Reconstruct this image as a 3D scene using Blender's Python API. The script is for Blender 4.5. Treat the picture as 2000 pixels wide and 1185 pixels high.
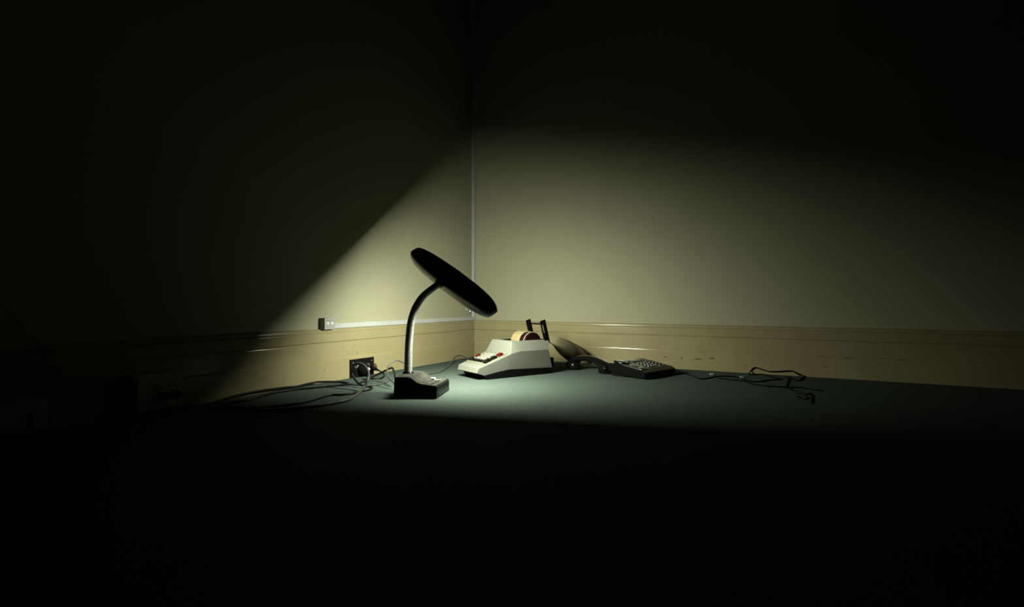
import bpy, bmesh, math, random
from mathutils import Vector, Matrix
random.seed(7)
for o in list(bpy.data.objects): bpy.data.objects.remove(o)
scene = bpy.context.scene
COL = scene.collection
V = Vector

# ------------------------------------------------------------------ camera
FPX, CAMH, CX, CY = 1029.0, 0.28, 1000.0, 587.0
TH = math.atan(560 / FPX)
RT = V((math.cos(TH), math.sin(TH), 0)); FW = V((-math.sin(TH), math.cos(TH), 0)); UP = V((0, 0, 1))
_zc = FPX * CAMH / 108; _xc = (924 - CX) / FPX * _zc
CAM = -(_xc * RT + _zc * FW); CAM.z = CAMH
cd = bpy.data.cameras.new('camera'); cam = bpy.data.objects.new('camera', cd); COL.objects.link(cam)
cam.location = CAM; cam.rotation_euler = (math.pi / 2, 0, TH)
cd.sensor_width = 36; cd.lens = 36 * FPX / 2000; cd.shift_y = -(592.5 - CY) / 2000; cd.clip_start = 0.02
scene.camera = cam
# ------------------------------------------------------------------ world: a dark room, no sky
w = bpy.data.worlds.new('world'); scene.world = w; w.use_nodes = True
w.node_tree.nodes['Background'].inputs[0].default_value = (0, 0, 0, 1)
w.node_tree.nodes['Background'].inputs[1].default_value = 0
vs = scene.view_settings
vs.view_transform = 'Standard'; vs.look = 'None'; vs.gamma = 1; vs.use_curve_mapping = False
vs.exposure = 0.0
LAMP_POWER = 560.0          # emission of the lamp's diffuser (its builder below)
LAMP_COLOUR = (0.96, 1.0, 0.80)

# ------------------------------------------------------------------ pixel -> place helpers
def ray(x, y): return RT * ((x - CX) / FPX) + FW - UP * ((y - CY) / FPX)
def on_floor(x, y, h=0.0):
    d = ray(x, y); return CAM + d * ((h - CAM.z) / d.z)
def on_left(x, y, off=0.0):
    d = ray(x, y); return CAM + d * ((off - CAM.x) / d.x)
def on_back(x, y, off=0.0):
    d = ray(x, y); return CAM + d * ((-off - CAM.y) / d.y)
def at_depth(x, y, z): return CAM + ray(x, y) * z
def cam_pt(X, Z, h=0.0):
    p = CAM + RT * X + FW * Z; p.z = h; return p

# ------------------------------------------------------------------ materials
MATS = {}
def mat(name, col, rough=0.6, metal=0.0, noise=None, bump=None, spec=0.5, coat=0.0, emit=None, marks=None):
    m = bpy.data.materials.new(name); m.use_nodes = True
    nt = m.node_tree; b = nt.nodes['Principled BSDF']
    b.inputs['Base Color'].default_value = (*col, 1); b.inputs['Roughness'].default_value = rough
    b.inputs['Metallic'].default_value = metal; b.inputs['Specular IOR Level'].default_value = spec
    b.inputs['Coat Weight'].default_value = coat
    tc = nt.nodes.new('ShaderNodeTexCoord')
    out = None
    if noise:                                   # (scale, other colour, detail, lo, hi)
        sc, c2, det, lo, hi = noise
        n = nt.nodes.new('ShaderNodeTexNoise'); n.inputs['Scale'].default_value = sc; n.inputs['Detail'].default_value = det
        nt.links.new(tc.outputs['Object'], n.inputs['Vector'])
        r = nt.nodes.new('ShaderNodeValToRGB')
        r.color_ramp.elements[0].position = lo; r.color_ramp.elements[1].position = hi
        r.color_ramp.elements[0].color = (*col, 1); r.color_ramp.elements[1].color = (*c2, 1)
        nt.links.new(n.outputs['Fac'], r.inputs['Fac']); out = r.outputs['Color']
    if marks:                                   # scuffs with a shape of their own: (colour, [(centre, half sizes)])
        mc, lst = marks
        n2 = nt.nodes.new('ShaderNodeTexNoise'); n2.inputs['Scale'].default_value = 70; n2.inputs['Detail'].default_value = 3
        nt.links.new(tc.outputs['Object'], n2.inputs['Vector'])
        acc = None
        for c, h in lst:
            s = nt.nodes.new('ShaderNodeVectorMath'); s.operation = 'SUBTRACT'; s.inputs[1].default_value = c
            nt.links.new(tc.outputs['Object'], s.inputs[0])
            d = nt.nodes.new('ShaderNodeVectorMath'); d.operation = 'DIVIDE'; d.inputs[1].default_value = h
            nt.links.new(s.outputs[0], d.inputs[0])
            l = nt.nodes.new('ShaderNodeVectorMath'); l.operation = 'LENGTH'; nt.links.new(d.outputs[0], l.inputs[0])
            q = nt.nodes.new('ShaderNodeMapRange'); q.inputs['From Min'].default_value = 1.0; q.inputs['From Max'].default_value = 0.3
            nt.links.new(l.outputs['Value'], q.inputs['Value'])
            if acc is None: acc = q.outputs[0]
            else:
                mx = nt.nodes.new('ShaderNodeMath'); mx.operation = 'MAXIMUM'
                nt.links.new(acc, mx.inputs[0]); nt.links.new(q.outputs[0], mx.inputs[1]); acc = mx.outputs[0]
        r2 = nt.nodes.new('ShaderNodeMapRange'); r2.inputs['From Min'].default_value = 0.38; r2.inputs['From Max'].default_value = 0.55
        nt.links.new(n2.outputs['Fac'], r2.inputs['Value'])
        mu = nt.nodes.new('ShaderNodeMath'); mu.operation = 'MULTIPLY'
        nt.links.new(acc, mu.inputs[0]); nt.links.new(r2.outputs[0], mu.inputs[1])
        mix = nt.nodes.new('ShaderNodeMix'); mix.data_type = 'RGBA'
        nt.links.new(mu.outputs[0], mix.inputs[0])
        if out: nt.links.new(out, mix.inputs[6])
        else: mix.inputs[6].default_value = (*col, 1)
        mix.inputs[7].default_value = (*mc, 1); out = mix.outputs[2]
    if out: nt.links.new(out, b.inputs['Base Color'])
    if bump:                                    # (scale, strength, distance)
        n = nt.nodes.new('ShaderNodeTexNoise'); n.inputs['Scale'].default_value = bump[0]; n.inputs['Detail'].default_value = 4
        nt.links.new(tc.outputs['Object'], n.inputs['Vector'])
        bp = nt.nodes.new('ShaderNodeBump'); bp.inputs['Strength'].default_value = bump[1]; bp.inputs['Distance'].default_value = bump[2]
        nt.links.new(n.outputs['Fac'], bp.inputs['Height']); nt.links.new(bp.outputs[0], b.inputs['Normal'])
    if emit:
        b.inputs['Emission Color'].default_value = (*emit[0], 1); b.inputs['Emission Strength'].default_value = emit[1]
    MATS[name] = m
    return m

left_marks = [(tuple(on_left(697, 688, .02)), (.02, .006, .006)), (tuple(on_left(632, 723, .02)), (.02, .004, .004)),
              (tuple(on_left(712, 702, .02)), (.02, .004, .003))]
back_marks = [(tuple(on_back(x, y, .022)), (hx, .03, hz)) for x, y, hx, hz in
              [(1352, 703, .014, .003), (1364, 701, .02, .004), (1391, 699.5, .015, .004), (1405, 710, .012, .003), (1443, 697, .012, .003),
               (1300, 697, .02, .003), (1331, 699, .008, .004), (1457, 714, .004, .005), (1613, 696, .02, .003), (1655, 699, .018, .003),
               (1760, 703, .022, .004), (1612, 715, .012, .003), (1322, 681, .012, .002), (1250, 700, .012, .003)]]
mat('wall_paint', (.190, .183, .127), .75, noise=(3.0, (.182, .176, .120), 4, .35, .7), bump=(160, .10, .001), spec=.12,
    marks=((.09, .085, .05), [(tuple(on_back(1275, 427)), (.006, .02, .006)), (tuple(on_left(642, 280)), (.02, .006, .006))]))
mat('skirting_paint', (.165, .143, .080), .18, noise=(9, (.154, .132, .072), 4, .4, .65), spec=.32,
    marks=((.05, .039, .015), left_marks + back_marks))
mat('carpet', (.054, .069, .060), .95, noise=(420, (.031, .0425, .0370), 5, .35, .68), bump=(900, .7, .004), spec=.03,
    marks=((.07, .08, .07), [(tuple(on_floor(1013, 796)), (.012, .006, .02)), (tuple(on_floor(1120, 812)), (.008, .008, .02))]))
mat('ceiling_paint', (.34, .33, .27), .85)
mat('pvc_white', (.235, .24, .235), .45, noise=(40, (.215, .22, .21), 3, .4, .7))
mat('socket_grey', (.17, .175, .165), .5)
mat('socket_black', (.004, .0033, .003), .20, spec=.10)
mat('socket_white', (.26, .27, .24), .5, noise=(30, (.22, .23, .20), 3, .4, .7))
mat('switch_grey', (.06, .06, .056), .4)
mat('black_plastic', (.0030, .0034, .0031), .26, spec=.06)
mat('head_plastic', (.005, .005, .005), .26, spec=.5)
mat('black_gloss', (.004, .004, .0045), .28, spec=.15)
mat('phone_plastic', (.0022, .0024, .0024), .20, spec=.12)
mat('phone_deck', (.009, .0095, .0085), .42, noise=(80, (.017, .017, .015), 3, .45, .75))
mat('phone_key', (.060, .062, .058), .45, spec=.2)
mat('dusty_plastic', (.014, .0136, .0115), .9, noise=(55, (.032, .0315, .0265), 6, .38, .72), bump=(150, .25, .002), spec=.03)
mat('white_plastic', (.36, .36, .33), .35)
mat('neck_metal', (.20, .20, .19), .42, metal=.15, spec=.4)
mat('chrome', (.85, .85, .82), .30, metal=1.0)
mat('reflector', (.75, .75, .72), .5)
mat('machine_shell', (.080, .084, .070), .5, noise=(14, (.076, .080, .0665), 4, .4, .7), bump=(500, .04, .0005), spec=.2)
mat('machine_base', (.0018, .0018, .0020), .6, spec=.02)
mat('key_plate', (.085, .084, .060), .5, spec=.2)
mat('key_black', (.002, .002, .0015), .22, spec=.2)
mat('key_white', (.108, .108, .090), .4, spec=.25)
mat('key_red', (.034, .002, .002), .3, spec=.25)
mat('paper', (.115, .086, .040), .8)
mat('tape_paper', (.22, .195, .115), .8)
mat('paper_edge', (.130, .106, .074), .8)
mat('maroon', (.005, .0010, .0013), .4, spec=.1)
mat('rubber_black', (.002, .002, .002), .5, spec=.04)
mat('cord_grey', (.034, .034, .031), .4, spec=.15)
mat('cord_dark', (.005, .005, .0047), .4, spec=.08)
mat('tube_glow', (.8, .8, .8), .4, emit=(LAMP_COLOUR, LAMP_POWER))

# ------------------------------------------------------------------ object helpers
def obj(name, bm, m, parent=None, smooth=False, bevel=None):
    if bevel:
        bmesh.ops.bevel(bm, geom=[e for e in bm.edges if len(e.link_faces) == 2 and e.calc_face_angle(0) > math.radians(28)],
                        offset=bevel[0], segments=bevel[1], profile=.5, affect='EDGES', clamp_overlap=True)
    bmesh.ops.recalc_face_normals(bm, faces=bm.faces)
    me = bpy.data.meshes.new(name); bm.to_mesh(me); bm.free()
    for mm in (m if isinstance(m, (list, tuple)) else [m]): me.materials.append(MATS[mm])
    if smooth:
        for p in me.polygons: p.use_smooth = True
        if smooth != 'all':
            me.set_sharp_from_angle(angle=math.radians(38))
    o = bpy.data.objects.new(name, me); COL.objects.link(o)
    if parent: o.parent = parent
    return o
def adopt(o, parent):
    """make a mesh laid out in room coordinates a part of a placed thing"""
    o.parent = parent; o.matrix_parent_inverse = parent.matrix_basis.inverted(); return o
def tag(o, label, cat, group=None):
    o['label'] = label; o['category'] = cat
    if group: o['group'] = group
    return o
def struct(o, label=None):
    o['kind'] = 'structure'
    if label: o['label'] = label
    return o
def thing(name, label, cat, loc, rotz=0.0, group=None):
    o = bpy.data.objects.new(name, None); COL.objects.link(o); o.empty_display_size = .05
    o.location = loc; o.rotation_euler = (0, 0, rotz)
    return tag(o, label, cat, group)
def box(bm, a, b):
    x0, y0, z0 = a; x1, y1, z1 = b
    vs_ = [bm.verts.new(p) for p in ((x0,y0,z0),(x1,y0,z0),(x1,y1,z0),(x0,y1,z0),(x0,y0,z1),(x1,y0,z1),(x1,y1,z1),(x0,y1,z1))]
    for f in ((0,3,2,1),(4,5,6,7),(0,1,5,4),(1,2,6,5),(2,3,7,6),(3,0,4,7)): bm.faces.new([vs_[i] for i in f])
    return vs_
def boxes(*ab):
    bm = bmesh.new()
    for a, b in ab: box(bm, a, b)
    return bm
def prism(pts, axis, d0, d1):
    """polygon pts (2D) extruded along axis: 'x' -> pts are (y,z); 'y' -> pts are (x,z)"""
    bm = bmesh.new()
    def mk(p, d): return (d, p[0], p[1]) if axis == 'x' else (p[0], d, p[1])
    A = [bm.verts.new(mk(p, d0)) for p in pts]; B = [bm.verts.new(mk(p, d1)) for p in pts]
    bm.faces.new(A); bm.faces.new(list(reversed(B)))
    n = len(pts)
    for i in range(n): bm.faces.new((A[i], A[(i+1) % n], B[(i+1) % n], B[i]))
    return bm
def catmull(pts, n=8):
    P = [V(p) for p in pts]
    P = [P[0]*2 - P[1]] + P + [P[-1]*2 - P[-2]]
    out = []
    for i in range(1, len(P) - 2):
        for k in range(n):
            t = k / n; a, b, c, d = P[i-1], P[i], P[i+1], P[i+2]
            out.append(.5*((2*b) + (c-a)*t + (2*a-5*b+4*c-d)*t*t + (3*b-a-3*c+d)*t**3))
    out.append(P[-2].copy())
    return out
def sweep(bm, path, radius, seg=10, up=V((0, 0, 1)), flat=1.0):
    """tube along path; radius number or list; flat squashes the up axis"""
    n = len(path); rings = []; ref = None
    for i, p in enumerate(path):
        t = (path[min(i+1, n-1)] - path[max(i-1, 0)])
        if t.length < 1e-9: t = V((1, 0, 0))
        t.normalize()
        if ref is None:
            ref = up if abs(t.dot(up)) < .9 else V((1, 0, 0))
        a = (ref - t * ref.dot(t))
        if a.length < 1e-6: a = t.orthogonal()
        a.normalize(); ref = a; b = t.cross(a)
        r = radius[i] if isinstance(radius, (list, tuple)) else radius
        rings.append([bm.verts.new(p + (a*math.cos(2*math.pi*k/seg)*flat + b*math.sin(2*math.pi*k/seg))*r) for k in range(seg)])
    for i in range(n-1):
        for k in range(seg):
            bm.faces.new((rings[i][k], rings[i][(k+1) % seg], rings[i+1][(k+1) % seg], rings[i+1][k]))
    bm.faces.new(list(reversed(rings[0]))); bm.faces.new(rings[-1])
    return bm
def lathe(bm, prof, M=Matrix(), seg=24):
    """prof: list of (r, z); closed at both ends; M places it"""
    rings = [[bm.verts.new(M @ V((r*math.cos(2*math.pi*k/seg), r*math.sin(2*math.pi*k/seg), z))) for k in range(seg)] for r, z in prof]
    for i in range(len(rings)-1):
        for k in range(seg):
            bm.faces.new((rings[i][k], rings[i][(k+1) % seg], rings[i+1][(k+1) % seg], rings[i+1][k]))
    bm.faces.new(list(reversed(rings[0]))); bm.faces.new(rings[-1])
    return bm
def frame(o, x, y, z): 
    M = Matrix(((x.x, y.x, z.x, o.x), (x.y, y.y, z.y, o.y), (x.z, y.z, z.z, o.z), (0, 0, 0, 1)))
    return M

# ================================================================== THE ROOM
RX, RY, RZ = 7.5, -8.5, 3.1        # room spans x 0..RX, y RY..0
struct(obj('floor', boxes(((-.12, RY-.12, -.1), (RX+.12, .12, 0))), 'carpet'), 'worn grey-green carpet floor')
struct(obj('ceiling', boxes(((-.12, RY-.12, RZ), (RX+.12, .12, RZ+.1))), 'ceiling_paint'), 'plain ceiling of the dark room')
struct(obj('wall_left', boxes(((-.12, RY-.12, 0), (0, .12, RZ))), 'wall_paint'), 'cream wall beside the lamp with the sockets')
struct(obj('wall_back', boxes(((0, 0, 0), (RX+.12, .12, RZ))), 'wall_paint'), 'cream wall behind the adding machine and telephone')
struct(obj('wall_right', boxes(((RX, RY-.12, 0), (RX+.12, 0, RZ))), 'wall_paint'), 'cream wall at the far end of the room')
struct(obj('wall_front', boxes(((0, RY-.12, 0), (RX, RY, RZ))), 'wall_paint'), 'cream wall opposite the lit corner')
# skirting: plinth with a rounded step, plain board, groove, band, sloping cap
SK = [(0, 0), (.0240, 0), (.0240, .0740), (.0237, .0757), (.0229, .0771), (.0217, .0781), (.0202, .0786), (.0190, .0787),
      (.0190, .1295), (.0186, .1309), (.0174, .1320), (.0166, .1325), (.0166, .1350), (.0178, .1354), (.0192, .1362), (.0201, .1374), (.0205, .1388),
      (.0205, .1655), (.0202, .1669), (.0193, .1681), (.0180, .1688), (.0130, .1693), (.0118, .1720), (.0110, .1765), (.0104, .1788), (.0090, .1806), (.0070, .1816), (0, .1820)]
def skirting(name, m0, d, L):
    """m0: start on the wall line; d: direction along the wall; profile leaves the wall to the room side"""
    n = V((d.y, -d.x, 0))           # room side is to the right of d
    bm = bmesh.new()
    A = [bm.verts.new(m0 + n*a + UP*b + d*a*0) for a, b in SK]; B = [bm.verts.new(m0 + n*a + UP*b + d*L) for a, b in SK]
    bm.faces.new(A); bm.faces.new(list(reversed(B)))
    k = len(SK)
    for i in range(k): bm.faces.new((A[i], A[(i+1) % k], B[(i+1) % k], B[i]))
    return struct(obj(name, bm, 'skirting_paint'))
skirting('baseboard_left', V((0, RY, 0)), V((0, 1, 0)), -RY)
skirting('baseboard_back', V((.004, 0, 0)), V((1, 0, 0)), RX-.004)
skirting('baseboard_right', V((RX, 0, 0)), V((0, -1, 0)), -RY)
skirting('baseboard_front', V((RX, RY, 0)), V((-1, 0, 0)), RX)

# ================================================================== wall fittings
# white cable trunking: one run up the corner, one along the top of the skirting
bm = boxes(((-.001, -.0135, .183), (.0165, .001, RZ-.002)))
t = thing('cable_trunking', 'slim white cable trunking running up the room corner', 'cable trunking', (0, 0, 0))
obj('trunking_base', bm, 'pvc_white', t)
obj('trunking_cover', boxes(((.0025, -.0155, .183), (.0145, -.0130, RZ-.002))), 'pvc_white', t, bevel=(.001, 1))
pb = on_left(652, 645, .026)
t = thing('cable_trunking', 'white cable trunking along the top of the skirting to the phone socket', 'cable trunking', (0, 0, 0))
obj('trunking_base', boxes(((-.001, pb.y-.004, .1815), (.0120, -.0125, .2005))), 'pvc_white', t)
obj('trunking_cover', boxes(((.0115, pb.y-.004, .1830), (.0145, -.0145, .1990))), 'pvc_white', t, bevel=(.001, 1))

# small grey phone socket box on the trunking's end
pl = on_left(634, 646, .026); pr = on_left(655, 645, .026)
y0, y1, zb, zt = pl.y, pr.y, .1812, .2205
t = thing('telephone_socket', 'small grey phone socket box above the skirting at the end of the trunking', 'phone socket', (0, (y0+y1)/2, zb))
hy = (y1-y0)/2
obj('socket_body', boxes(((-.001, -hy, 0), (.026, hy, zt-zb))), 'socket_grey', t, smooth=True, bevel=(.003, 2))
for sgn in (-1, 1):
    bm = bmesh.new()
    lathe(bm, [(.0001, 0), (.0055, 0), (.0062, .0012), (.0045, .0022), (.0001, .0022)], Matrix.Translation((.0255, sgn*.0085, .0205)) @ Matrix.Rotation(math.pi/2, 4, 'Y') @ Matrix.Diagonal((.75, 1.25, 1, 1)), 16)
    j = obj('jack', bm, 'white_plastic', t, smooth=True)
obj('jack_slot', boxes(((.0255, -.0012, .0165), (.0272, .0012, .0245))), 'socket_black', t)
obj('seam', boxes(((.0255, -hy+.003, .0305), (.0264, hy-.003, .0315))), 'switch_grey', t)

# black double power outlet low on the skirting, with a plug in each socket
a = on_left(683, 703, .0255); b = on_left(728.5, 696, .0255); c = on_left(684, 738, .0255)
y0, y1, zt, zb = a.y, b.y, (a.z+b.z)/2, c.z
OC = V((.0235, (y0+y1)/2, (zt+zb)/2)); hw, hh = (y1-y0)/2, (zt-zb)/2
t = thing('power_outlet', 'black double power outlet with plugs on the skirting behind the cable loop', 'power outlet', OC)
FP = obj('face_plate', boxes(((-.004, -hw, -hh), (.0065, hw, hh))), 'socket_black', t, smooth=True, bevel=(.0015, 2))
for sy in (-1, 1):
    bm = bmesh.new()
    lathe(bm, [(.0001, 0), (.0028, 0), (.0028, .0008), (.0020, .0014), (.0001, .0014)], Matrix.Translation((.0064, sy*(hw-.012), hh-.012)) @ Matrix.Rotation(math.pi/2, 4, 'Y'), 12)
    obj('screw', bm, 'switch_grey', FP)
    obj('rocker_switch', boxes(((.006, sy*.026-.006, hh-.030), (.0095, sy*.026+.006, hh-.021))), 'switch_grey', FP, bevel=(.001, 1))
    obj('socket_face', boxes(((.006, sy*.026-.017, -hh+.008), (.0078, sy*.026+.017, hh-.034))), 'socket_black', FP, bevel=(.001, 1))

def big_outlet(name, label, p_l, p_r, z0, z1, depth, n_plugs):
    y0, y1 = p_l, p_r
    t = thing(name, label, 'power outlet', (0, (y0+y1)/2, z0)); hw = (y1-y0)/2; h = z1-z0
    obj('box_body', boxes(((.0185, -hw, 0), (depth, hw, h))), 'socket_white', t, smooth=True, bevel=(.004, 2))
    fp = obj('face_plate', boxes(((depth-.001, -hw+.006, .006), (depth+.004, hw-.006, h-.006))), 'socket_white', t, smooth=True, bevel=(.002, 2))
    for k in range(n_plugs):
        yy = -hw*.02 + k*hw*.62
        for sl, dy in ((.5, -.006), (-.5, .006), (0, 0)):
            bm = bmesh.new(); box(bm, (0, -.001, -.005), (.002, .001, .005))
            bmesh.ops.transform(bm, matrix=Matrix.Translation((depth+.003, yy+dy-.004, h*.62 - (.012 if sl == 0 else 0))) @ Matrix.Rotation(sl, 4, 'X'), verts=bm.verts)
            obj('pin_slot', bm, 'socket_black', fp)
        bm = bmesh.new()
        lathe(bm, [(.0001, 0), (.0095, 0), (.0105, .003), (.0090, .012), (.0001, .013)], Matrix.Translation((depth+.003, yy+.006, h*.36)) @ Matrix.Rotation(math.pi/2, 4, 'Y'), 18)
        obj('switch_knob', bm, 'socket_black', fp, smooth=True)
    return t
q0 = on_left(262, 808, .047); q1 = on_left(357, 800, .047)
big_outlet('power_outlet', 'cream surface-mounted power outlet with two black knobs in the dark', q0.y, q1.y, .010, .099, .047, 2)
q0 = on_left(4, 850, .045); q1 = on_left(93, 848, .045)
t = thing('junction_box', 'cream junction box low on the skirting in deep shadow', 'junction box', (0, (q0.y+q1.y)/2-.03, .012))
hw = (q1.y-q0.y)/2+.03
obj('box_body', boxes(((.0185, -hw, 0), (.045, hw, .062))), 'socket_white', t, smooth=True, bevel=(.003, 2))
obj('lid', boxes(((.0445, -hw+.004, .003), (.0480, hw-.004, .059))), 'socket_white', t, smooth=True, bevel=(.0015, 1))
obj('slot', boxes(((.0475, hw-.034, .006), (.0488, hw-.026, .036))), 'socket_black', t)

# small shiny hook on the left wall near the corner
hk = on_left(911.5, 604)
t = thing('wall_hook', 'tiny shiny metal hook on the wall just above the trunking', 'hook', hk)
bm = bmesh.new(); lathe(bm, [(.0001, -.001), (.008, 0), (.007, .003), (.003, .0045), (.0001, .0048)], Matrix.Rotation(math.pi/2, 4, 'Y'), 18)
obj('hook_plate', bm, 'chrome', t, smooth=True)
bm = bmesh.new(); sweep(bm, catmull([(.003, 0, 0), (.014, 0, -.001), (.020, 0, -.007), (.018, 0, -.014), (.012, 0, -.0165), (.008, 0, -.013)], 6), .0028, 10, V((0, 1, 0)))
obj('hook_curve', bm, 'chrome', t, smooth='all')

# ================================================================== DESK LAMP
LB = cam_pt(-.342, 1.521)
lamp = thing('desk_lamp', 'black desk lamp with ribbed gooseneck and long tilted head, lighting the corner', 'lamp', LB, TH - math.radians(7))
BW, BD = .128, .146
prof = [(0, 0), (BW, 0), (BW, .031), (.1255, .0350), (.101, .0375), (.080, .0405), (.070, .0435), (.061, .0490), (.053, .0555), (.047, .0585), (.004, .0590), (.0025, .054)]
obj('base', prism(prof, 'y', 0, BD), 'black_plastic', lamp, smooth=True, bevel=(.0016, 2))
# dusty deck on top of the base, a thin skin that follows the profile
def skin(name, xs, y0, y1, th, m):
    top = []
    for x in xs:
        for i in range(2, len(prof)-2):
            xa, za = prof[i]; xb, zb = prof[i+1]
            if xb <= x <= xa:
                top.append((x, za + (zb-za)*(x-xa)/(xb-xa) if xa != xb else za)); break
    pts = [(x, z-.003) for x, z in top] + [(x, z+th) for x, z in reversed(top)]
    return obj(name, prism(pts, 'y', y0, y1), m, lamp, smooth=True)
skin('deck', [.007+i*(.1235-.007)/30 for i in range(31)], .004, BD-.004, .0006, 'dusty_plastic')
bm = bmesh.new(); sweep(bm, catmull([(.106, .020, .0382), (.110, .060, .0372), (.113, .100, .0368), (.112, .120, .0370)], 6), .0013, 8)
obj('pen_groove', bm, 'black_plastic', lamp, smooth='all')
bm = boxes(((.083, .092, .0395), (.095, .112, .0440))); obj('power_switch', bm, 'white_plastic', lamp, smooth=True, bevel=(.0018, 2))
bm = boxes(((.096, .097, .0370), (.116, .102, .0392))); obj('switch_legend', bm, 'white_plastic', lamp, bevel=(.0006, 1))
bm = boxes(((.1285-.001, .016, .006), (.1292, BD-.016, .013))); obj('front_lip', bm, 'black_gloss', lamp)
bm = bmesh.new()
sweep(bm, catmull([(.058, .050, .0515), (.066, .072, .0470), (.064, .100, .0480), (.058, .118, .0515)], 6), .0042, 10); bm.free()

Minv = (Matrix.Translation(LB) @ Matrix.Rotation(TH - math.radians(7), 4, 'Z')).inverted()
# --- head: long narrow shade. axes: L length, W width (lower side), N back
L = (RT*.8185 - UP*.573 - FW*.88).normalized()
NF = RT*-.312 + UP*.753 - FW*.579
N = (NF - L*NF.dot(L)).normalized()
W = L.cross(N).normalized()
_a = math.radians(6); N = (N*math.cos(_a) - W*math.sin(_a)).normalized(); W = L.cross(N).normalized()
HC = at_depth(878.5, 543, 1.665)
HL, HW, HT = .228, .0406, .0362
MH = Minv @ frame(HC - N*HT*.5, -L, W, N)
def outline(sl, sw, n=56):
    pts = []
    for k in range(n):
        t_ = 2*math.pi*k/n; c, s = math.cos(t_), math.sin(t_); x = math.copysign(abs(c)**(2/6), c); y = math.copysign(abs(s)**(2/5), s)
        pts.append((x*HL*sl, y*HW*sw*(1-.30*x*x)))
    return pts
bm = bmesh.new(); rings = []
for sl, sw, z in ((1, 1, 0), (1.002, 1.005, .010), (.995, .97, .020), (.98, .90, .028), (.955, .80, .033), (.90, .62, .0355), (.6, .34, .0370)):
    rings.append([bm.verts.new(MH @ V((x, y, z))) for x, y in outline(sl, sw)])
for i in range(len(rings)-1):
    for k in range(56): bm.faces.new((rings[i][k], rings[i][(k+1) % 56], rings[i+1][(k+1) % 56], rings[i+1][k]))
bm.faces.new(rings[-1])
sh = obj('lamp_shade', bm, 'head_plastic', lamp, smooth='all')
md = sh.modifiers.new('shell', 'SOLIDIFY'); md.thickness = .0022; md.offset = -1
# reflector tray inside
bm = bmesh.new(); rings = []
for sl, sw, z in ((.970, .915, .0075), (.965, .90, .016), (.90, .6, .022)):
    rings.append([bm.verts.new(MH @ V((x, y, z))) for x, y in outline(sl, sw)])
for i in range(2):
    for k in range(56): bm.faces.new((rings[i][k], rings[i][(k+1) % 56], rings[i+1][(k+1) % 56], rings[i+1][k]))
bm.faces.new(rings[-1]); obj('reflector', bm, 'reflector', sh, smooth='all')
# glowing diffuser, slightly bowed out of the shade (it lights the room)
DL, DW, DZ, DX = .48, .70, .0058, -.035
bm = bmesh.new(); rings = []
for q, z in ((1, DZ+.006), (1, DZ), (.92, DZ-.0035), (.70, DZ-.0058), (.35, DZ-.0068)):
    rings.append([bm.verts.new(MH @ V((x+DX, y, z))) for x, y in outline(DL*q, DW*q)])
for i in range(len(rings)-1):
    for k in range(56): bm.faces.new((rings[i][k], rings[i][(k+1) % 56], rings[i+1][(k+1) % 56], rings[i+1][k]))
bm.faces.new(rings[-1]); bm.faces.new(list(reversed(rings[0])))
obj('diffuser', bm, 'tube_glow', lamp, smooth='all')
for s in (-1, 1):
    bm = bmesh.new(); box(bm, (DX+s*HL*.52-.004, -.012, .004), (DX+s*HL*.52+.004, .012, .018)); bmesh.ops.transform(bm, matrix=MH, verts=bm.verts)
    obj('diffuser_clip', bm, 'white_plastic', sh, bevel=(.001, 1))
# collar where the neck meets the head, on its lower side
att = V((.004, HW*.93, .017))
bm = bmesh.new()
M2 = MH @ Matrix.Translation(att) @ Matrix.Rotation(-math.pi/2, 4, 'X')
lathe(bm, [(.0150, -.008), (.0150, .002), (.0130, .007), (.0125, .010)], M2, 22); obj('collar', bm, 'black_plastic', lamp, smooth=True)
# --- gooseneck, ribbed
att_w = MH @ (att + V((0, -.006, 0)))
pts = [Minv @ at_depth(x, y, z) for x, y, z in ((797, 731, 1.605), (797.6, 700, 1.605), (799, 665, 1.605), (802.5, 630, 1.60), (811, 602, 1.602), (825, 580, 1.612), (843, 564.5, 1.626))] + [att_w]
path = catmull(pts, 60)
acc = [0]
for i in range(1, len(path)): acc.append(acc[-1] + (path[i]-path[i-1]).length)
tot = acc[-1]; nst = int(tot/.00085); pp = []; rr = []; j = 0
for k in range(nst+1):
    s = tot*k/nst
    while j < len(acc)-2 and acc[j+1] < s: j += 1
    f_ = (s-acc[j])/max(1e-9, acc[j+1]-acc[j]); pp.append(path[j].lerp(path[j+1], min(1, f_)))
    rr.append((.0122-.0022*s/tot) + .0006*math.cos(2*math.pi*s/.0034))
bm = bmesh.new(); sweep(bm, pp, rr, 22, V((1, 0, 0))); obj('gooseneck', bm, 'neck_metal', lamp, smooth='all')
bm = bmesh.new(); c0 = path[0]
lathe(bm, [(.0175, .0570), (.0175, .0610), (.0150, .0640), (.0150, .0650)], Matrix.Translation((c0.x, c0.y, 0)), 24); obj('neck_collar', bm, 'black_plastic', lamp, smooth=True)

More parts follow.
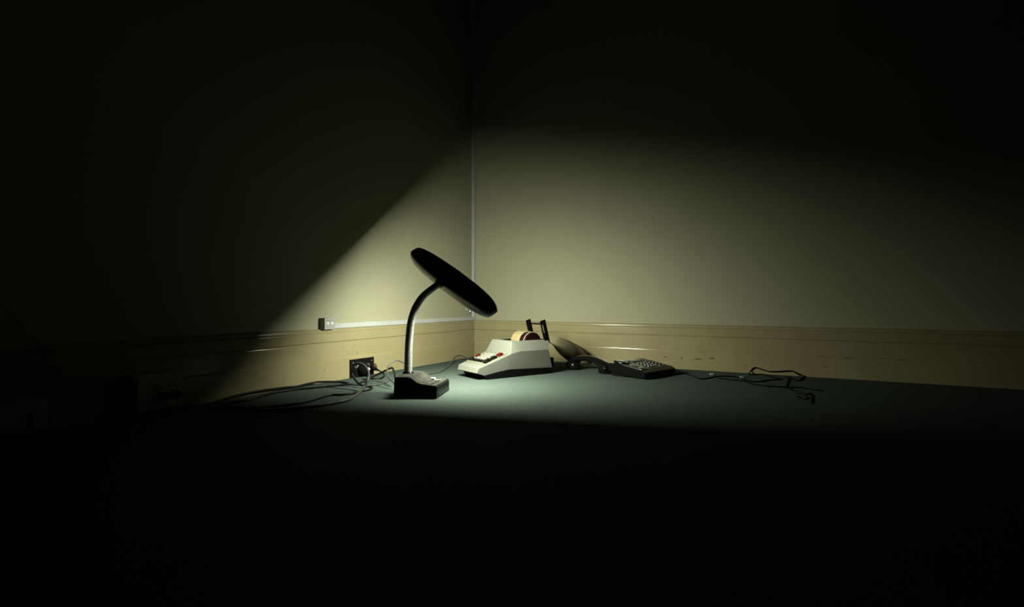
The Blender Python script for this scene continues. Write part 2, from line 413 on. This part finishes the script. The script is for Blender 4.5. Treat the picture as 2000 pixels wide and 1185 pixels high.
# ================================================================== ADDING MACHINE
MO = cam_pt(-.1144, 1.833)
am = thing('adding_machine', 'cream printing adding machine with black, white and red keys and a paper roll', 'adding machine', MO, TH + math.radians(35))
MW = .172
S = {0: (.000, .0246, .0168), 1: (.037, .012, .0167), 2: (.131, .029, .0094), 3: (.338, .022, .0104), 4: (.310, .094, 0), 5: (.328, .131, .020),
     6: (.153, .131, .020), 7: (.135, .0855, .0012), 8: (.0075, .0415, .0140), 9: (.174, .094, 0)}
bm = bmesh.new()
a_ = {k: bm.verts.new((x, o, z)) for k, (x, z, o) in S.items()}; b_ = {k: bm.verts.new((x, MW-o, z)) for k, (x, z, o) in S.items()}
for vv in (a_, b_):
    for f in ((0, 1, 2, 7, 8), (2, 3, 4, 9, 7), (9, 4, 5, 6), (7, 9, 6)): bm.faces.new([vv[i] for i in f])
for i, k in ((0, 1), (1, 2), (2, 3), (3, 4), (4, 5), (6, 7), (7, 8), (8, 0)): bm.faces.new((a_[i], a_[k], b_[k], b_[i]))
# top with an opening for the paper well
wx0, wx1, wy0, wy1 = .176, .318, .024, MW-.036
hz = .1308
h_ = [bm.verts.new(p) for p in ((wx0, wy0, hz), (wx1, wy0, hz), (wx1, wy1, hz), (wx0, wy1, hz))]
o_ = [a_[6], a_[5], b_[5], b_[6]]
for i in range(4): bm.faces.new((o_[i], o_[(i+1) % 4], h_[(i+1) % 4], h_[i]))
bmesh.ops.recalc_face_normals(bm, faces=bm.faces)
ed = [e for e in bm.edges if len(e.link_faces) == 2 and e.calc_face_angle(0) > math.radians(9)]
bmesh.ops.bevel(bm, geom=ed, offset=.0013, segments=2, profile=.5, affect='EDGES', clamp_overlap=True)
obj('shell', bm, 'machine_shell', am)
bm = bmesh.new()
w0 = [(wx0, wy0), (wx1, wy0), (wx1, wy1), (wx0, wy1)]
A = [bm.verts.new((x, y, hz-.0004)) for x, y in w0]; B = [bm.verts.new((x, y, .070)) for x, y in w0]
for i in range(4): bm.faces.new((A[i], A[(i+1) % 4], B[(i+1) % 4], B[i]))
bm.faces.new(B); obj('paper_well', bm, 'machine_base', am)
# black underbody standing on the floor
pts = [(.040, 0), (.334, 0), (.334, .024), (.131, .031), (.040, .0165), (.030, .014)]
obj('underbody', prism(pts, 'y', .011, MW-.011), 'machine_base', am, bevel=(.002, 1))
# keyboard
kx0, kz0 = S[8][0], S[8][1]; kx1, kz1 = S[7][0], S[7][1]
sl = math.atan2(kz1-kz0, kx1-kx0); KL = math.hypot(kx1-kx0, kz1-kz0)
MK = Matrix.Translation((kx0, 0, kz0)) @ Matrix.Rotation(-sl, 4, 'Y')       # local x up the slope, y across (far), z out
def kbox(a, b, taper=0.0):
    bm = bmesh.new(); vs_ = box(bm, a, b)
    if taper:
        cx_, cy_ = (a[0]+b[0])/2, (a[1]+b[1])/2
        for v_ in vs_[4:]: v_.co.x += (cx_-v_.co.x)*taper; v_.co.y += (cy_-v_.co.y)*taper
    return bm
def kput(name, bm, m, bev):
    bmesh.ops.transform(bm, matrix=MK, verts=bm.verts); return obj(name, bm, m, am, smooth=True, bevel=bev)
KP = kput('key_plate', kbox((.031, .020, -.002), (KL-.004, MW-.016, .0016)), 'key_plate', (.0006, 1))
def key(fx, ya, sx, sy, m, h=.008, name='key'):
    """fx: up the slope; ya: distance from the near side"""
    k_ = kput(name, kbox((fx-sx/2, ya-sy/2, .001), (fx+sx/2, ya+sy/2, h), .22), m, (.0012, 2)); k_.parent = KP; return k_
r0 = .047
for i in range(4): key(r0, .067+i*.0165, .013, .0125, 'key_black', .0085)      # front row of small keys
key(r0+.003, .141, .019, .021, 'key_black', .0100)                                        # big key on the far side
key(r0+.006, .037, .031, .024, 'key_black', .0105)                                        # long total bar, near side
key(r0+.036, .037, .022, .022, 'key_black', .0100)
key(KL-.024, .037, .022, .022, 'key_red', .0105)
key(r0+.034, .141, .020, .017, 'key_red', .0095)
for r in range(3):
    for c in range(4): key(r0+.0185+r*.0175, .067+c*.0165, .0135, .0130, 'key_white', .0090)
kput('column_indicator', kbox((KL-.019, .086, .001), (KL-.008, .140, .0040)), 'machine_shell', (.0008, 1))
kput('indicator_slot', kbox((KL-.017, .052, .001), (KL-.009, .078, .0030)), 'key_white', (.0006, 1))
# paper roll lying across the well
RC = V((.256, 0, .1205)); RR = .0430
def disc(y0, y1, r, name, m, hole=None):
    bm = bmesh.new(); M2 = Matrix.Translation((RC.x, y0, RC.z)) @ Matrix.Rotation(-math.pi/2, 4, 'X')
    lathe(bm, [(r*.985, 0), (r, .0006), (r, y1-y0-.0006), (r*.985, y1-y0)], M2, 48); return obj(name, bm, m, am, smooth=True)
roll = disc(.064, .114, RR, 'paper_roll', 'paper')
disc(.061, .0645, RR*.995, 'roll_edge', 'paper_edge').parent = roll
drum = disc(.036, .0615, RR*.93, 'ribbon_drum', 'maroon')
disc(.0335, .0365, RR*.955, 'drum_rim', 'paper_edge').parent = drum
disc(.026, .034, RR*.90, 'ribbon_drum', 'maroon')
disc(.023, .138, .009, 'spindle', 'machine_base')
# paper rest: two black uprights joined by a rod
def upright(ya, slot):
    y0, y1 = ya-.0022, ya+.0022
    base = V((.320, 0, .118)); tip = V((.296, 0, .2045)); d = (tip-base).normalized(); n = V((d.z, 0, -d.x))
    bm = bmesh.new()
    def strip(s0, s1, c0, c1):
        P = [base+d*s0+n*c0, base+d*s0+n*c1, base+d*s1+n*c1, base+d*s1+n*c0]
        A = [bm.verts.new((p.x, y0, p.z)) for p in P]; B = [bm.verts.new((p.x, y1, p.z)) for p in P]
        bm.faces.new(A); bm.faces.new(list(reversed(B)))
        for i in range(4): bm.faces.new((A[i], A[(i+1) % 4], B[(i+1) % 4], B[i]))
    if slot:
        strip(0, .040, -.0125, .0125); strip(.040, .076, -.0125, -.0075); strip(.040, .076, -.0010, .0125); strip(.076, .0895, -.0125, .0125)
    else: strip(0, .0895, -.011, .011)
    obj('paper_rest', bm, 'machine_base', am)
upright(.020, True); upright(.112, False)
bm = bmesh.new(); sweep(bm, [V((.299, .020, .190)), V((.299, .112, .190))], .0028, 8); obj('rest_rod', bm, 'machine_base', am, smooth='all')
# printed tape that leaves the machine at the back and curls down to the floor
MMi = (Matrix.Translation(MO) @ Matrix.Rotation(TH + math.radians(35), 4, 'Z')).inverted()
def tape_edge(l): return catmull([MMi @ at_depth(*q) for q in l], 6)
E1 = tape_edge([(1066, 666, 2.075), (1078, 672, 2.090), (1086, 683, 2.105), (1094, 692, 2.135), (1102, 699, 2.185), (1108, 703, 2.230)])
E2 = tape_edge([(1062, 655, 2.130), (1080, 656.5, 2.150), (1097, 659.5, 2.165), (1113, 670, 2.175), (1127, 684, 2.200), (1134, 699, 2.245)])
E3 = tape_edge([(1062, 655.2, 2.135), (1081, 656.8, 2.190), (1099, 660.5, 2.290), (1120, 669.5, 2.335), (1138, 683, 2.330), (1149, 694, 2.325)])
bm = bmesh.new(); rows = []
for p1, p2, p3 in zip(E1, E2, E3):
    rows.append([bm.verts.new(p) for p in (p1, p1.lerp(p2, .5), p2, p2.lerp(p3, .5), p3)])
for i in range(len(rows)-1):
    for k in range(4): bm.faces.new((rows[i][k], rows[i][k+1], rows[i+1][k+1], rows[i+1][k]))
tp = obj('paper_tape', bm, 'tape_paper', am, smooth='all'); md = tp.modifiers.new('thick', 'SOLIDIFY'); md.thickness = .0003
# rear black panel with its cord socket
obj('rear_panel', boxes(((.322, .012, .024), (.3455, MW-.012, .060))), 'machine_base', am, bevel=(.002, 1))

# ================================================================== TELEPHONE
PO = cam_pt(.4697, 1.862)
ph = thing('telephone', 'black push-button desk telephone on the carpet by the wall, handset off', 'telephone', PO, TH + math.radians(43))
PW, PD = .205, .160
prof2 = [(.000, .004), (.030, .003), (.120, .010), (PD, .020), (PD, .040), (.150, .0480), (.120, .0475), (.012, .0305), (.000, .0235)]
obj('body', prism(prof2, 'x', 0, PW), 'phone_plastic', ph, smooth=True, bevel=(.003, 2))
obj('foot', prism([(.085, 0), (.150, 0), (.150, .018), (.085, .008)], 'x', .006, PW-.006), 'rubber_black', ph, bevel=(.002, 1))
obj('front_pad', boxes(((.012, .004, 0), (PW-.012, .022, .005))), 'rubber_black', ph)
dsl = math.atan2(.017, .108)
MP = Matrix.Translation((0, .012, .0305)) @ Matrix.Rotation(dsl, 4, 'X')
def pput(name, a, b, m, bev=(.0008, 2), parent=ph, taper=0):
    bm = kbox(a, b, taper); bmesh.ops.transform(bm, matrix=MP, verts=bm.verts); return obj(name, bm, m, parent, smooth=True, bevel=bev)
DK = pput('deck', (.064, .006, -.002), (PW-.006, .128, .0012), 'phone_deck')
pput('cradle', (.008, .004, -.002), (.058, .034, .0030), 'phone_plastic', (.0025, 2))
pput('cradle', (.008, .092, -.002), (.058, .132, .0060), 'phone_plastic', (.0030, 2))
pput('cradle_floor', (.008, .034, -.002), (.058, .092, .0006), 'phone_deck')
pput('hook_switch', (.026, .084, 0), (.040, .090, .0080), 'phone_plastic')
pput('edge_highlight', (.0005, .004, .0002), (.0042, .085, .0022), 'phone_key', (.0006, 1))  # pale strip standing in for the highlight along the body's top edge
for r in range(4):
    for c in range(3): pput('key', (.082+c*.0185, .024+r*.0150, 0), (.095+c*.0185, .0335+r*.0150, .0048), 'phone_key', taper=.15, parent=DK)
for r in range(5): pput('memory_key', (.146, .018+r*.0150, 0), (.158, .0255+r*.0150, .0042), 'phone_key', taper=.15, parent=DK)
for r in range(5): pput('memory_key', (.172, .018+r*.0150, 0), (.184, .0255+r*.0150, .0042), 'phone_plastic', taper=.15, parent=DK)
pput('display_window', (.080, .094, 0), (.160, .118, .0026), 'black_gloss')

# handset lying beside it
e1 = cam_pt(.251, 2.150); e2 = cam_pt(.366, 2.026)
dv = e2-e1; hl = dv.length
hs = thing('telephone_handset', 'black telephone handset lying on the carpet between adding machine and telephone', 'handset', e1, math.atan2(dv.y, dv.x))
bm = bmesh.new()
pth = catmull([(-.016, 0, .018), (.002, 0, .034), (.035, 0, .0475), (.075, 0, .0515), (.115, 0, .0465), (hl-.012, 0, .030), (hl+.014, 0, .016)], 8)
nn = len(pth)
rad = [.025 + .006*math.cos(2*math.pi*i/(nn-1)) - (.010 if i in (0, nn-1) else 0) for i in range(nn)]
sweep(bm, pth, rad, 18, V((0, 0, 1)), .56); obj('handle', bm, 'phone_plastic', hs, smooth='all')
for nm, xx in (('earpiece', .004), ('mouthpiece', hl-.006)):
    bm = bmesh.new(); lathe(bm, [(.024, .0), (.0290, .004), (.0300, .016), (.0275, .029), (.016, .039)], Matrix.Translation((xx, 0, 0)) @ Matrix.Diagonal((1, 1, 1 if xx < .05 else .72, 1)), 28)
    obj(nm, bm, 'phone_plastic', hs, smooth=True)

# ================================================================== CORDS
def cord_pts(lst, r, side):
    out = []
    for q in lst:
        x, y = q[0], q[1]
        if len(q) == 3:                               # raised point standing over the floor at image row q[2]
            Z = FPX*CAMH/(q[2]-CY); p = at_depth(x, y, Z)
        else: p = on_floor(x, y, r)
        if p.y > -.030: p = on_back(x, y, .030)
        if p.x < .030: p = on_left(x, y, .030)
        if p.z < r: p.z = r
        out.append(p)
    return out
def cord(lst, r, m, name='cable', parent=None, label=None, cat=None):
    P = lst if isinstance(lst[0], Vector) else cord_pts(lst, r, 0)
    path = catmull(P, 7)
    for p in path: p.z = max(p.z, r*.95); p.x = max(p.x, .0245+r)
    bm = bmesh.new(); sweep(bm, path, r, 8)
    o = obj(name, bm, m, smooth='all')
    if parent: adopt(o, parent)
    else: tag(o, label, cat)
    return o
def Z6(l, s=5.0, ox=400, oy=680): return [tuple([q[0]/s+ox, q[1]/s+oy] + ([q[2]/s+oy] if len(q) > 2 else [])) for q in l]
def Z5(l): return Z6(l, 5.882, 1300, 690)
def Z2(l): return Z6(l, 5.923, 740, 600)
# thick grey lead: round plug in the outlet, loop in the air, then away along the floor
t = thing('extension_lead', 'thick grey lead with a round black plug, looping in front of the outlet', 'lead', OC + V((.0070, -.006, -.004)))
cord(Z6([(1478, 196, 372), (1452, 170, 380), (1500, 148, 390), (1560, 172, 395), (1600, 240, 405), (1590, 310, 420), (1545, 390, 430), (1480, 455), (1390, 505), (1250, 535), (1100, 562), (930, 582), (760, 594), (560, 602), (380, 606), (200, 608), (60, 625)]), .0042, 'cord_grey', parent=t)
bm = bmesh.new(); lathe(bm, [(.021, 0), (.022, .004), (.020, .022), (.013, .030), (.006, .033)], Matrix.Rotation(math.pi/2, 4, 'Y'), 26); pg = obj('plug', bm, 'black_gloss', t, smooth=True)
bm = bmesh.new(); lathe(bm, [(.006, .031), (.0062, .036), (.004, .040)], Matrix.Rotation(math.pi/2, 4, 'Y'), 14); obj('plug_tip', bm, 'pvc_white', pg, smooth=True)
cord(Z6([(1440, 215, 372), (1436, 250, 372), (1480, 320, 376), (1540, 364, 388), (1612, 372), (1636, 386), (1604, 404), (1540, 416), (1450, 438), (1340, 452), (1220, 458), (1080, 498), (930, 536), (760, 558), (560, 580), (400, 580), (250, 582), (90, 596)]), .0033, 'cord_dark',
     'extension_lead', label='thin dark lead hanging behind the grey loop and trailing off beside it', cat='lead')
cord(Z6([(1400, 340), (1340, 333, 340), (1230, 326, 346), (1100, 330, 354), (1000, 347, 363), (900, 372, 374), (780, 382), (650, 398), (500, 420), (320, 458), (170, 500), (60, 535)]), .0034, 'cord_dark',
     'extension_lead', label='black lead arching off the carpet close against the skirting', cat='lead')
# slim plug and its thin lead
pend = cord_pts(Z6([(1690, 212, 300)]), .003, 0)[0]; ps = OC + V((.012, .0385, -.002)); dd = pend-ps
t = thing('adapter_lead', 'slim black plug angled out of the outlet with a short thin lead', 'lead', ps)
bm = bmesh.new(); sweep(bm, [V((-.004, 0, 0)), V((.010, .004, 0)), dd*.42, dd*.7], [.013, .013, .0095, .0065], 14); pg = obj('plug', bm, 'black_gloss', t, smooth=True)
bm = bmesh.new(); sweep(bm, [dd*.66, dd*.8, dd*1.04], [.0055, .0046, .0032], 10); obj('strain_relief', bm, 'rubber_black', pg, smooth=True)
cord(Z6([(1690, 212, 300), (1722, 228, 300), (1748, 250, 302), (1752, 275, 306), (1715, 293), (1660, 297), (1600, 296), (1540, 300)]), .0026, 'cord_dark', parent=t)
# the lamp's own cords and the adding machine's
cord(Z6([(1862, 290, 380), (1850, 235, 360), (1832, 192, 345), (1800, 200, 335), (1740, 230, 325), (1650, 272, 325), (1560, 318, 335), (1480, 346), (1350, 356), (1200, 371), (1050, 386), (880, 402), (700, 430), (560, 465), (420, 505), (260, 528), (100, 552)]), .0034, 'cord_dark', 'power_cord', lamp)
cord(Z6([(1850, 345, 400), (1835, 325, 395), (1795, 283, 380), (1780, 225, 368), (1798, 165, 355), (1850, 124, 345), (1895, 120, 338), (1950, 145, 330)]), .0024, 'cord_grey', 'thin_cord', lamp)
cord(Z6([(1830, 300), (1790, 322), (1740, 342), (1680, 358), (1600, 363), (1500, 358), (1420, 352)]), .0022, 'cord_grey', 'thin_cord', lamp)
cord(Z2([(345, 786), (400, 774), (500, 764), (570, 765), (700, 745), (780, 700), (830, 655, 670), (880, 580, 640), (930, 556, 620), (990, 574, 620), (1030, 600, 625)]), .0030, 'cord_grey', 'power_cord', am)
# phone line on the right
cord(Z5([(60, 235), (130, 231), (250, 236), (330, 266), (400, 291), (480, 286), (580, 265), (700, 262), (800, 268), (870, 290), (980, 319), (1080, 323), (1180, 305), (1290, 300), (1310, 290), (1200, 266), (1130, 242), (1040, 240), (960, 240), (975, 205), (1020, 162), (1080, 175), (1180, 205), (1300, 206), (1440, 200), (1500, 225), (1560, 272), (1530, 310), (1470, 300), (1390, 265)]), .0022, 'rubber_black', 'line_cord', ph)
def connector(x, y, parent):
    p = on_floor(x/5.882+1300, y/5.882+690)
    bm = boxes(((-.006, -.004, 0), (.006, .004, .006)), ((-.006, -.0015, .0055), (.008, .0015, .0074)))
    bmesh.ops.transform(bm, matrix=Matrix.Translation(p) @ Matrix.Rotation(.5, 4, 'Z'), verts=bm.verts)
    return adopt(obj('connector', bm, 'pvc_white'), parent)
t = thing('telephone_lead', 'black lead lying nearly straight on the carpet in front of the tangled phone line', 'lead', on_floor(1395, 735))
cord(Z5([(600, 284), (660, 290), (760, 303), (900, 318), (1000, 350), (1150, 373), (1300, 382), (1400, 389), (1560, 392), (1680, 410), (1800, 428)]), .0022, 'rubber_black', parent=t)
connector(528, 247, t); connector(875, 283, t)
cord(Z5([(1405, 285), (1412, 310), (1390, 370), (1440, 415), (1540, 440), (1620, 470), (1650, 450), (1676, 490), (1676, 575)]), .0014, 'rubber_black', 'telephone_lead', label='short curled end of black lead lying past the tangled phone line', cat='lead')
cord(Z5([(1500, 450), (1550, 465), (1600, 488), (1622, 512), (1590, 525), (1530, 508), (1500, 480)]), .0014, 'rubber_black', 'telephone_lead', label='small dark loop of lead beside the curled lead end', cat='lead')
